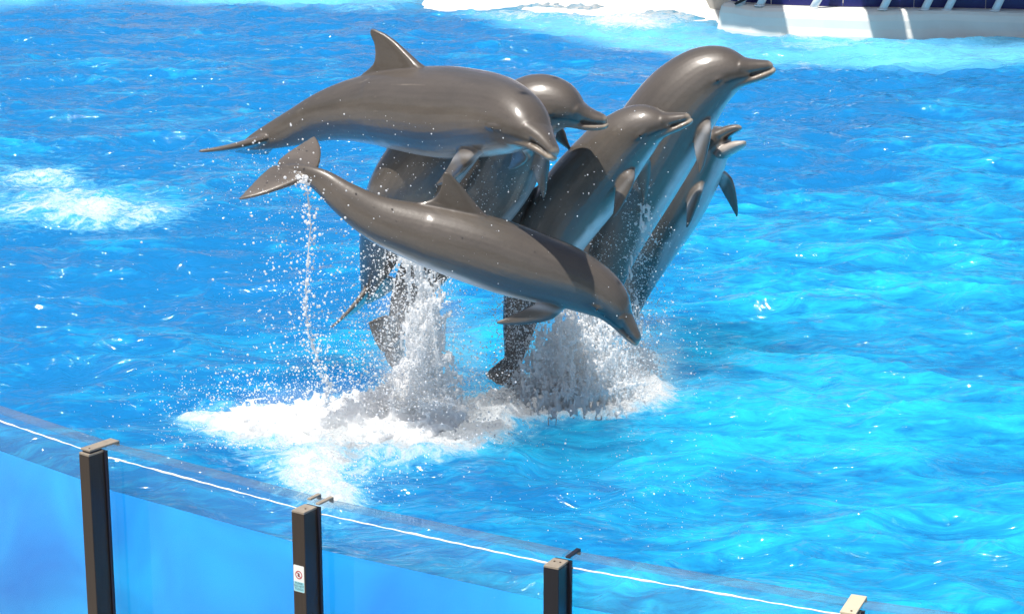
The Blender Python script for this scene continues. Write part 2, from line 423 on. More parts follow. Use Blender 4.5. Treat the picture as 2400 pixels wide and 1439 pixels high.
# ------------------------------------------------------------------ clear wall panels and posts
panel_names = {2: 'clear acrylic pool wall panel running up to the post with the full cap plate and the sign-free face',
               3: 'clear acrylic wall panel between the capped brown post and the post with the sticker',
               4: 'clear acrylic wall panel between the stickered post and the black post with two screw holes',
               5: 'clear acrylic wall panel between the black post and the post with the beige cap plate',
               6: 'clear acrylic wall panel beyond the beige cap plate'}
panel_names[2] = 'clear acrylic wall panel ending at the post whose grey cap plate spans the wall'
for k in range(len(WP) - 1):
    if k not in panel_names: continue
    a, b = OUT0[k], OUT0[k + 1]; a2, b2 = INN0[k], INN0[k + 1]
    d = (b - a); Ls = np.linalg.norm(d); d = d / Ls; nrm = np.array([-d[1], d[0]]); nrm = nrm if nrm[1] > 0 else -nrm
    g = 0.006
    root = empty('acrylic_panel', (*((a + b) / 2), -1.4), math.atan2(d[1], d[0]))
    tag(root, panel_names[k], 'glass wall', 'clear acrylic panels of the pool wall')
    hl = Ls / 2 - g; tt = T_AC - .002
    ht = ZTOP + 1.4
    bm = bmesh.new(); bm_box(bm, -hl, hl, 0.0, tt, 0.001, ht - .012)
    bm.faces.ensure_lookup_table()
    bm_obj('pane', bm, MAT['acrylic'], root)
    # polished rounded top edge
    prof = [(0.0, ht - .012), (.003, ht - .004), (.012, ht), (tt - .012, ht), (tt - .003, ht - .004), (tt, ht - .012)]
    V = [(x, y, z) for x in (-hl, hl) for (y, z) in prof]; n = len(prof)
    Fc = [[i, i + 1, n + i + 1, n + i] for i in range(n - 1)] + [list(range(n))[::-1], [n + i for i in range(n)]]
    link_mesh('polished_top_edge', V, Fc, MAT['edge'], root)
    # added pale strip standing in for the sunlit glint of the wall edge
    path = [(-hl + .02 + (2 * hl - .04) * i / 40, -.001, ht - .058 + .0015 * math.sin(i * 1.7 + k)) for i in range(41)]
    V, Fc = tube_mesh(path, .0045 + .0022 * noise3(np.arange(41) * .35 + k * 9, np.zeros(41), np.zeros(41)), 8); link_mesh('edge_glint_strip', V, Fc, MAT['glint'], root, True)

post_specs = {2: ('bronze post left of the capped post', None), 3: ('brown metal post whose grey cap plate spans the wall', 'plate'),
              4: ('brown metal post with the white do not touch sticker', 'clips'),
              5: ('black metal post with two screw holes in its bare top', 'holes'),
              6: ('metal post under the sunlit beige cap plate', 'beige')}
cap_beige = principled_mat('beige_cap_paint', (.55, .48, .36), .5, noise=.15, nscale=25)
post_black = principled_mat('black_toned_post', (.012, .013, .020), .35, .3, noise=.3, nscale=9, stretch=(8, 8, .4))  # near-black version of the post colour, used on one post
post_root = {}
for k, (lab, style) in post_specs.items():
    if k == 2: continue
    inn = inward(k); d = np.array([inn[1], -inn[0]])
    root = empty('wall_post', (*WP[k], -1.74), math.atan2(d[1], d[0])); post_root[k] = root
    tag(root, lab, 'post', 'metal posts of the clear pool wall')
    ht = ZTOP + 1.74 - .012
    w, dp = POST_W / 2, POST_D / 2
    box('shaft', (-w, w, -dp, dp, 0.0, ht - .012), post_black if style == 'holes' else MAT['post'], root, .003)
    box('post_top', (-w + .001, w - .001, -dp + .001, dp - .001, ht - .0125, ht), MAT['cap'], root, .002)
    box('gasket', (-w + .004, w + .014, dp - .0005, dp + .0175, .34, ht - .004), MAT['gasket'], root, .002)
    box('base_plate', (-.11, .11, -.11, dp, 0.0, .014), MAT['post'], root, .002)
    def screw(x, y, z, r=.006):
        bm = bmesh.new(); bmesh.ops.create_cone(bm, cap_ends=True, segments=12, radius1=r, radius2=r * .8, depth=.004, matrix=Matrix.Translation((x, y, z)))
        return bm_obj('screw', bm, MAT['screw'], root)
    if style in ('plate', 'beige'):
        m = MAT['cap'] if style == 'plate' else cap_beige
        e = dp + .018 + T_AC
        cpz = ht + .001
        pl = box('cap_plate', (-w + .004, w - .004, -dp + .012, e + .012, ZTOP + 1.74 + .001 - .001, ZTOP + 1.74 + .012), m, root, .002)
        box('cap_lip', (-w + .004, w - .004, e + .0025, e + .0125, ZTOP + 1.74 - .018, ZTOP + 1.74 + .0005), m, pl)
        box('cap_spacer', (-w + .01, w - .01, -dp + .02, dp - .01, ht - .001, ZTOP + 1.74 + .001), MAT['gasket'], root)
        screw(0.012, -dp + .035, ZTOP + 1.74 + .013)
    else:
        e = dp + .018 + T_AC
        for x in ((-w + .006, w + .006) if style == 'clips' else (w - .004,)):
            c = box('edge_clip', (x - .012, x + .012, dp + .03 if x < 0 else dp - .005, e + .010, ZTOP + 1.74 - .0005, ZTOP + 1.74 + .010), MAT['cap'] if style == 'clips' else MAT['gasket'], root, .002)
            box('clip_lip', (x - .012, x + .012, e + .001, e + .0095, ZTOP + 1.74 - .022, ZTOP + 1.74 + .0003), MAT['gasket'], c)
        for x, y in (((.012, -.004),) if style == 'clips' else ((-.015, .012), (.018, .012))): screw(x, y, ht + .001)

# sticker on the outer face of the second post
def text_mesh(txt, size):
    cu = bpy.data.curves.new('t', 'FONT'); cu.body = txt; cu.size = size; cu.align_x = 'CENTER'; cu.align_y = 'CENTER'; cu.extrude = .0003
    o = bpy.data.objects.new('t', cu); COL.objects.link(o)
    dg = bpy.context.evaluated_depsgraph_get(); me = bpy.data.meshes.new_from_object(o.evaluated_get(dg))
    bpy.data.objects.remove(o); bpy.data.curves.remove(cu); return me
def build_sticker():
    k = 4; r = post_root[k]; ht = ZTOP + 1.74 - .012
    root = empty('warning_sticker', (0, 0, 0)); M = Matrix.Translation(r.location) @ Matrix.Rotation(r.rotation_euler.z, 4, 'Z')
    zc = ht - .385
    root.matrix_world = M @ Matrix.Translation((-.002, -POST_D / 2 - .0004, zc)) @ Matrix.Rotation(math.pi / 2, 4, 'X')
    tag(root, 'white rounded please do not touch sticker stuck on the brown wall post', 'sticker')
    def plate(name, w, h, z0, z1, rad, mat, cy=0):
        pts = []
        for cx, cy_, a0 in ((w - rad, h - rad, 0), (-w + rad, h - rad, 90), (-w + rad, -h + rad, 180), (w - rad, -h + rad, 270)):
            for i in range(5): a = math.radians(a0 + 22.5 * i); pts.append((cx + rad * math.cos(a), cy_ + rad * math.sin(a) + cy))
        n = len(pts); V = [(x, y, z0) for x, y in pts] + [(x, y, z1) for x, y in pts]
        Fc = [list(range(n))[::-1], [n + i for i in range(n)]] + [[i, (i + 1) % n, n + (i + 1) % n, n + i] for i in range(n)]
        return link_mesh(name, V, Fc, mat, root)
    plate('backing', .036, .076, 0, .0010, .006, MAT['stk_white'])
    plate('lower_band', .0345, .028, .0011, .0014, .004, MAT['stk_cyan'], -.046)
    R0, R1, n = .0185, .0235, 40
    V = []; Fc = []
    for i in range(n):
        a = 2 * math.pi * i / n
        for rr in (R0, R1):
            for z in (.001, .0018): V.append((rr * math.cos(a), .022 + rr * math.sin(a), z))
    for i in range(n):
        j = (i + 1) % n; Fc += [[4 * i + 1, 4 * i + 3, 4 * j + 3, 4 * j + 1], [4 * i + 2, 4 * j + 2, 4 * j + 3, 4 * i + 3], [4 * i, 4 * i + 1, 4 * j + 1, 4 * j]]
    link_mesh('red_ring', V, Fc, MAT['stk_red'], root)
    bm = bmesh.new(); bm_box(bm, -.0195, .0195, -.0022, .0022, .0019, .0022)
    bmesh.ops.rotate(bm, verts=bm.verts, cent=(0, 0, 0), matrix=Matrix.Rotation(math.radians(-45), 3, 'Z')); bmesh.ops.translate(bm, verts=bm.verts, vec=(0, .022, 0))
    bm_obj('red_slash', bm, MAT['stk_red'], root)
    # hand: palm, four fingers, thumb as one flat print
    bm = bmesh.new()
    bm_box(bm, -.006, .006, .011, .023, .0011, .0016)
    for i, (x, l) in enumerate(((-.0048, .0085), (-.0016, .0105), (.0016, .0098), (.0048, .0075))): bm_box(bm, x - .0013, x + .0013, .0225, .0225 + l, .0011, .0015)
    bm_box(bm, -.0105, -.0055, .0150, .0180, .0011, .0015)
    bm_obj('hand_symbol', bm, MAT['stk_dark'], root)
    for i, t in enumerate(('PLEASE', 'DO NOT', 'TOUCH')):
        me = text_mesh(t, .0165); me.materials.append(MAT['stk_ink']); o = bpy.data.objects.new('lettering', me); COL.objects.link(o)
        o.parent = root; o.location = (0, -.027 - .0165 * i, .0019)
build_sticker()

# ------------------------------------------------------------------ far side: white coping, deck, railing, navy barrier
wl = [(1685, 64), (1720, 69), (1760, 74), (1830, 79), (1930, 82.5), (2050, 85), (2200, 86), (2400, 90), (2600, 96), (2900, 108)]
CL = np.array([on_water(x, y)[:2] for x, y in wl])
def coping():
    prof = [(-.04, -.35), (-.03, -.02), (0, .10), (.015, .22), (.05, .31), (.11, .352), (.20, .365), (1.6, .372), (1.6, -.35)]
    V = []; n = len(CL); m = len(prof)
    for i in range(n):
        d = CL[min(i + 1, n - 1)] - CL[max(i - 1, 0)]; d /= np.linalg.norm(d); nn = np.array([-d[1], d[0]])
        for (o_, z) in prof: V.append((*(CL[i] + nn * o_), z + (.012 * math.sin(i * 2.3) if 0 < z < .36 else 0)))
    Fc = [[i * m + k, (i + 1) * m + k, (i + 1) * m + (k + 1) % m, i * m + (k + 1) % m] for i in range(n - 1) for k in range(m)]
    Fc += [[k for k in range(m)][::-1], [(n - 1) * m + k for k in range(m)]]
    o = link_mesh('pool_coping', V, Fc, MAT['ledge'], smooth=False); tag(o, kind='structure')
    bv = o.modifiers.new('b', 'BEVEL'); bv.width = .015; bv.segments = 2
coping()
# gently sloping slide-out ramp that the water washes over
def ramp():
    A_ = [on_water(x, y)[:2] for x, y in ((980, 16), (1100, 30), (1240, 40), (1380, 48), (1520, 56), (1640, 62), (1720, 70))]
    rows = [(0, -.10), (.25, -.03), (.7, .03), (1.6, .10), (3.0, .19), (5.0, .33), (9.0, .372)]
    V = [(p[0] + .12 * r, p[1] + r, z + .01 * math.sin(3 * p[0] + r)) for (r, z) in rows for p in A_]; n = len(A_)
    Fc = [[j * n + i, j * n + i + 1, (j + 1) * n + i + 1, (j + 1) * n + i] for j in range(len(rows) - 1) for i in range(n - 1)]
    o = link_mesh('slide_out_ramp', V, Fc, MAT['ledge'], smooth=True); tag(o, kind='structure')
ramp()
dk0 = [c + np.array([0, 1.55]) for c in CL]; dk1 = [c + np.array([0, 12.0]) for c in CL]
tag(strip('stage_deck', np.array(dk0), np.array(dk1), -.3, .368, MAT['concrete']), kind='structure')
def ledge_pt(px, back):
    x = (px - CX) / F * 32.6 / 1.0
    xs = CL[:, 0]; y = np.interp(x, xs, CL[:, 1]); return np.array([x, y + back])
rail = empty('white_railing', (*ledge_pt(2000, .24), .366)); tag(rail, 'row of leaning white tube posts and rail on the far coping', 'railing')
ro = np.array(rail.location)
feet = (1730, 1771, 1888, 2043, 2137, 2188, 2293, 2452); tops = []
for i, px in enumerate(feet):
    p = ledge_pt(px, .20); a = np.array([*p, .36]); b = a + np.array([.50 if i != 2 else .6, .12, 1.05]); tops.append(b)
    V, Fc = tube_mesh([a - ro + (b - a) * t for t in np.linspace(0, 1, 6)], .058, 14)
    q = link_mesh('post', V, Fc, MAT['white'], rail, True)
    bm = bmesh.new(); bmesh.ops.create_cone(bm, cap_ends=True, segments=16, radius1=.085, radius2=.078, depth=.014, matrix=Matrix.Translation(Vector(a - ro) + Vector((0, 0, .012))))
    bm_obj('foot_flange', bm, MAT['white'], q)
V, Fc = tube_mesh([t - ro for t in tops], .05, 12); link_mesh('top_rail', V, Fc, MAT['white'], rail, True)
bar = empty('navy_barrier', (*ledge_pt(2050, .42), .37)); tag(bar, 'navy blue panel barrier standing behind the white railing posts', 'barrier')
bo = np.array(bar.location); edges = [1712, 1800, 1960, 2120, 2280, 2440, 2600]
for a_, b_ in zip(edges[:-1], edges[1:]):
    p, q_ = ledge_pt(a_ + 1.0, .42), ledge_pt(b_ - 1.0, .42)
    V = []
    for z in (.373, 1.45):
        for (pt, o_) in ((p, 0), (q_, 0), (q_, .05), (p, .05)): V.append(np.array([pt[0], pt[1] + o_, z]) - bo)
    link_mesh('panel', V, [[0, 1, 2, 3][::-1], [4, 5, 6, 7], [0, 1, 5, 4], [1, 2, 6, 5], [2, 3, 7, 6], [3, 0, 4, 7]], MAT['navy'], bar)
c = ledge_pt(1733, .13); hp = []
for t in np.linspace(0, 2 * math.pi, 24): hp.append((c[0] + .10 * math.cos(t) + .05 * math.sin(t), c[1] + .01, .43 + .035 * math.sin(t) + .045 * math.cos(t)))
V, Fc = tube_mesh(hp, .013, 8, False); hk = link_mesh('rope_loop', V, Fc, MAT['rope'], smooth=True)
V, Fc = tube_mesh([(c[0] + .09, c[1] + .02, .46), (c[0] + .16, c[1] + .06, .52), (c[0] + .2, c[1] + .09, .64), (c[0] + .22, c[1] + .1, .8)], .016, 8)
link_mesh('rope_tail', V, Fc, MAT['rope'], hk, True)
tag(hk, 'short black rope loop hanging at the foot of the railing', 'rope')
# unseen canopy added to cast the shaded patches on the far coping
def canopy():
    hz = 3.6; off = np.array([-SUN_DIR.x / SUN_DIR.z * (-1), 0]);
    sx, sy = SUN_DIR.x / SUN_DIR.z * (hz - .2), SUN_DIR.y / SUN_DIR.z * (hz - .2)
    root = empty('added_shade_canopy', (*(ledge_pt(2250, 3.0)), .37)); tag(root, 'pale canopy added out of view to shade the far coping', 'canopy'); oo = np.array(root.location)
    for (a_, b_, f0, f1, bulge) in ((1682, 1822, -.12, 3.4, .10), (2008, 2082, -.35, 3.4, .12), (2098, 2700, -.35, 3.4, 0)):
        pa, pb = ledge_pt(a_, 0), ledge_pt(b_, 0); n = 14; P = []
        for i in range(n + 1):
            t = i / n; p = pa * (1 - t) + pb * t; P.append((p[0] + sx, p[1] + sy + f0 - bulge * math.sin(math.pi * t)))
        P += [(pb[0] + sx + .35, pb[1] + sy + f1), (pa[0] + sx + .1, pa[1] + sy + f1)]
        m = len(P); V = [np.array([x, y, hz]) - oo for x, y in P] + [np.array([x, y, hz + .06]) - oo for x, y in P]
        link_mesh('added_shade_leaf', V, [list(range(m))[::-1], [m + i for i in range(m)]] + [[i, (i + 1) % m, m + (i + 1) % m, m + i] for i in range(m)], MAT['white'], root)
    for px in (1750, 2045, 2420):
        p = ledge_pt(px, 1.9); V, Fc = tube_mesh([np.array([p[0], p[1], z]) - oo for z in (.366, 2.0, hz + .01)], .07, 12); link_mesh('added_shade_post', V, Fc, MAT['white'], root, True)
canopy()

# unseen wall of lilac panels, added only for the ripples to mirror
def added_backdrop():
    root = empty('added_backdrop', (0, 47, .36)); tag(root, 'tall pale lilac backdrop added out of view for the ripples to reflect', 'added backdrop')
    mats = [principled_mat('backdrop_tone_%d' % i, c, .8, noise=.15, nscale=.6) for i, c in enumerate([(.40, .38, .46), (.30, .31, .42), (.46, .44, .48)])]
    for i, x in enumerate(np.arange(-30, 30, 4.0)):
        hgt = 9.0 + 2.2 * math.sin(i * 1.9); y = .004 * x * x
        box('backdrop_panel', (x + .05, x + 3.95, -y, .4 - y, 0.0, hgt), mats[i % 3], root, .03)
added_backdrop()
gd = link_mesh('back_ground', [(-60, 43.6, .362), (60, 43.6, .362), (60, 120, .362), (-60, 120, .362)], [[0, 1, 2, 3]], MAT['concrete']); tag(gd, kind='structure')

# ------------------------------------------------------------------ dolphins
# body profile, in body lengths: distance behind the snout tip, back, belly, half width
PROF = np.array([
    (.056, .002, -.043, .030), (.064, .010, -.046, .036), (.074, .019, -.049, .042), (.090, .032, -.0535, .050), (.110, .045, -.060, .057), (.135, .056, -.069, .064),
    (.165, .065, -.078, .071), (.20, .072, -.086, .079), (.25, .080, -.095, .088), (.32, .087, -.103, .095), (.40, .094, -.107, .0985),
    (.47, .0945, -.103, .095), (.54, .0905, -.095, .086), (.61, .083, -.084, .073), (.68, .0725, -.071, .0575), (.75, .060, -.058, .0425),
    (.82, .047, -.046, .0305), (.88, .037, -.036, .022), (.92, .029, -.028, .018), (.95, .022, -.021, .018), (.975, .013, -.013, .017), (.995, .006, -.006, .010)])
def prof_at(x):
    return [np.interp(x, PROF[:, 0], PROF[:, i]) for i in (1, 2, 3)]
def loft(rings, cap=True):
    n = len(rings[0]); V = np.vstack(rings); Fc = []
    for i in range(len(rings) - 1):
        for k in range(n): Fc.append([i * n + k, i * n + (k + 1) % n, (i + 1) * n + (k + 1) % n, (i + 1) * n + k])
    if cap: Fc += [list(range(n))[::-1], [(len(rings) - 1) * n + k for k in range(n)]]
    return V, Fc
def smooth_profile(n=64):
    s = np.linspace(0, 1, n); x0 = PROF[:, 0]
    # Catmull-Rom through the table
    xs = PROF[0, 0] + (PROF[-1, 0] - PROF[0, 0]) * s ** 1.25
    out = []
    for x in xs:
        i = int(np.clip(np.searchsorted(x0, x) - 1, 0, len(x0) - 2)); t = (x - x0[i]) / (x0[i + 1] - x0[i])
        p0, p1, p2, p3 = PROF[max(i - 1, 0)], PROF[i], PROF[i + 1], PROF[min(i + 2, len(x0) - 1)]
        h = x0[i + 1] - x0[i]
        m1 = (p2 - p0) / max(p2[0] - p0[0], 1e-6) * h; m2 = (p3 - p1) / max(p3[0] - p1[0], 1e-6) * h
        q = (2 * t ** 3 - 3 * t ** 2 + 1) * p1 + (t ** 3 - 2 * t ** 2 + t) * m1 + (-2 * t ** 3 + 3 * t ** 2) * p2 + (t ** 3 - t ** 2) * m2
        q[0] = x; out.append(q)
    return np.array(out)
def ring(x, top, bot, w, n=36, e=2.0):
    a = np.linspace(0, 2 * math.pi, n, endpoint=False); c, s = np.cos(a), np.sin(a)
    zc, hh = (top + bot) / 2, (top - bot) / 2
    y = w * np.sign(c) * np.abs(c) ** (2 / e); z = zc + hh * np.sign(s) * np.abs(s) ** (2 / e)
    return np.stack([np.full(n, x), y, z], 1)
def fin(root, dirv, chord, span, plan, thick, sink=None, nseg=18, n=16):
    """plan(t) -> (leading edge offset, chord length); chord points from the leading to the trailing edge"""
    dirv = np.array(dirv, float); dirv /= np.linalg.norm(dirv); chord = np.array(chord, float); chord -= dirv * np.dot(chord, dirv); chord /= np.linalg.norm(chord)
    nrm = np.cross(dirv, chord); rings = []
    for i in range(nseg + 1):
        t = i / nseg; le, c = plan(t); th = thick(t)
        base = np.array(root) + dirv * span * t + (np.array(sink) * max(0.0, 1 - t / .38) ** 2 if sink is not None else 0)
        a = np.linspace(0, 2 * math.pi, n, endpoint=False)
        u = .5 - .5 * np.cos(a); tt = np.sign(np.sin(a)) * np.abs(np.sin(a)) ** .6 * (1.1 - .55 * u) * th * .5
        rings.append(base + np.outer(le + u * c, chord) + np.outer(tt, nrm))
    return loft(rings)
def interp_plan(tab):
    tab = np.array(tab)
    return lambda t: (np.interp(t, tab[:, 0], tab[:, 1]), np.interp(t, tab[:, 0], tab[:, 2]))

def canonical_dolphin(L, thick, near, far, gape, voxel, fluke_droop=0.0, dfx=.435, dfh=.114):
    """remeshed continuous body in rest pose: x behind the snout, y to its right, z to its back, in metres"""
    V = []; Fc = []
    def add(vf):
        v, f = vf; b = len(V); V.extend(v.tolist() if hasattr(v, 'tolist') else v); Fc.extend([[b + i for i in q] for q in f])
    P = smooth_profile(); k = thick
    if gape: P[:, 2] = np.where(P[:, 0] < .10, np.minimum(-.027, P[:, 2] + (.10 - P[:, 0]) * .55), P[:, 2])
    add(loft([ring(x, t * k, b * k, w * k, e=2.15 if x < .6 else 2.0) for x, t, b, w in P]))
    # beak: upper jaw, rounded tip
    up = [(.0, -.0175, -.0225, .005), (.003, -.0120, -.0255, .0125), (.010, -.0070, -.0272, .0175), (.022, -.0030, -.0280, .0215), (.038, .0020, -.0282, .0265), (.054, .0070, -.0282, .033), (.072, .014, -.0275, .043), (.10, .006, -.028, .048)]
    add(loft([ring(x, t * k, b * k, w * k, 24, 2.3) for x, t, b, w in up]))
    # lower jaw, hinged below the eye
    lo = [(-.004, -.0275, -.0325, .005), (-.001, -.0262, -.0365, .0125), (.008, -.0258, -.0405, .0172), (.022, -.0258, -.0435, .0215), (.042, -.0262, -.0460, .0268), (.062, -.0272, -.0475, .031), (.085, -.029, -.051, .038), (.115, -.034, -.056, .044)]
    if gape: lo = [(x, t, b - .006 - .012 * min(max(x, 0) / .06, 1), w * 1.15) for x, t, b, w in lo]
    rr = [ring(x, t * k, b * k, w * k, 24, 2.3) for x, t, b, w in lo]
    if gape:
        c, s = math.cos(gape), math.sin(gape); px_, pz_ = .108, -.030 * k
        for r in rr:
            wgt = np.clip((.115 - r[:, 0]) / .03, 0, 1)
            dx, dz = r[:, 0] - px_, r[:, 2] - pz_
            nx, nz_ = px_ + c * dx - s * dz, pz_ + s * dx + c * dz
            r[:, 0] = r[:, 0] * (1 - wgt) + nx * wgt; r[:, 2] = r[:, 2] * (1 - wgt) + nz_ * wgt
    add(loft(rr))
    # lips above the eye line: brow ridge and cheek give the head its planes
    for sg in (1, -1):
        t, b, w = prof_at(.135)
        rings = []
        for x, rad in ((.112, .004), (.122, .010), (.135, .0125), (.15, .010), (.165, .004)):
            tt, bb, ww = prof_at(x); a = np.linspace(0, 2 * math.pi, 10, endpoint=False)
            rings.append(np.stack([np.full(10, x), sg * (ww * k * .955 + rad * .45 * np.cos(a)), (-.016 + .7 * rad * np.sin(a)) * 1.0], 1))
        add(loft(rings))
    # dorsal fin
    dplan = interp_plan([(0, -.045, .270), (.2, -.004, .196), (.3, .026, .142), (.4, .044, .112), (.55, .066, .084), (.75, .094, .054), (.9, .118, .035), (.97, .133, .020), (1, .141, .009)])
    dz0 = prof_at(dfx + .07)[0] * k - .030
    add(fin((dfx, 0, dz0), (0, 0, 1), (1, 0, 0), dfh, dplan, lambda t: .030 * (1 - t) ** 1.1 + .009))
    # flukes
    fplan = interp_plan([(0, -.012, .114), (.12, -.004, .113), (.3, .008, .102), (.5, .024, .085), (.7, .044, .062), (.85, .064, .040), (.95, .082, .020), (1, .094, .007)])
    for sg in (1, -1):
        add(fin((.912, sg * .004, 0), (0.0, sg, -.05 - fluke_droop), (1, 0, 0), .142, fplan, lambda t: .019 * (1 - t) + .008))
    # flippers
    pplan = interp_plan([(0, .004, .048), (.12, .000, .052), (.3, -.002, .057), (.5, .005, .049), (.7, .017, .034), (.87, .029, .020), (1, .043, .006)])
    for sg, (tail, vent, lat, tw) in ((1, near), (-1, far)):
        t, b, w = prof_at(.235); an = math.radians(-38)
        root = np.array([.222, sg * w * k * math.cos(an) * .95, ((t + b) / 2 + (t - b) / 2 * math.sin(an)) * k * .92])
        d = np.array([tail, sg * lat, -vent]); d /= np.linalg.norm(d)
        m = np.array([0, sg * math.cos(tw), math.sin(tw)])                     # way the broad face looks
        ch = np.cross(d, m); ch = ch if ch[0] + ch[2] > 0 else -ch             # from leading to trailing edge
        add(fin(root - d * .02 - ch * .026, d, ch, .200, pplan, lambda t: .024 * (1 - t) + .0085, sink=(0, -sg * .060, .022), nseg=22))
    V = np.array(V) * L
    me = bpy.data.meshes.new('tmp'); me.from_pydata([tuple(v) for v in V], [], Fc); me.update()
    bm = bmesh.new(); bm.from_mesh(me); bmesh.ops.recalc_face_normals(bm, faces=bm.faces); bm.to_mesh(me); bm.free()
    o = bpy.data.objects.new('tmp', me); COL.objects.link(o)
    md = o.modifiers.new('r', 'REMESH'); md.mode = 'VOXEL'; md.voxel_size = voxel; md.adaptivity = 0.0
    sm = o.modifiers.new('s', 'SMOOTH'); sm.factor = .5; sm.iterations = 5
    dg = bpy.context.evaluated_depsgraph_get(); ev = bpy.data.meshes.new_from_object(o.evaluated_get(dg))
    n = len(ev.vertices); co = np.empty(n * 3); ev.vertices.foreach_get('co', co)
    ls = np.empty(len(ev.loops), np.int32); ev.loops.foreach_get('vertex_index', ls)
    st = np.empty(len(ev.polygons), np.int32); ev.polygons.foreach_get('loop_start', st); lt = np.empty(len(ev.polygons), np.int32); ev.polygons.foreach_get('loop_total', lt)
    bpy.data.objects.remove(o); bpy.data.meshes.remove(me); bpy.data.meshes.remove(ev)
    return co.reshape(-1, 3), ls, st, lt

def spine(ctrl):
    """dense curve through (px, py, Y, roll) control points with frames; returns functions of arc length"""
    P = np.array([[*at(x, y, Y), r] for x, y, Y, r in ctrl]); n = len(P)
    ch = np.r_[0, np.cumsum(np.linalg.norm(np.diff(P[:, :3], axis=0), axis=1))]
    dense = []
    for i in range(n - 1):
        p0 = P[i - 1] if i else 2 * P[0] - P[1]; p3 = P[i + 2] if i + 2 < n else 2 * P[-1] - P[-2]
        for t in np.linspace(0, 1, 24, endpoint=False):
            p1, p2 = P[i], P[i + 1]
            dense.append(.5 * (2 * p1 + (p2 - p0) * t + (2 * p0 - 5 * p1 + 4 * p2 - p3) * t * t + (3 * p1 - p0 - 3 * p2 + p3) * t ** 3))
    dense.append(P[-1]); D = np.array(dense)
    for _ in range(30): D[1:-1] = .5 * D[1:-1] + .25 * (D[:-2] + D[2:])
    s = np.r_[0, np.cumsum(np.linalg.norm(np.diff(D[:, :3], axis=0), axis=1))]
    # carry the curve on past both ends
    e0 = D[0] + (D[0] - D[4]) * 3; e1 = D[-1] + (D[-1] - D[-5]) * 6
    S = np.r_[s[0] - np.linalg.norm((e0 - D[0])[:3]), s, s[-1] + np.linalg.norm((e1 - D[-1])[:3])]
    Q = np.vstack([e0, D, e1])
    return S, Q, s[-1]

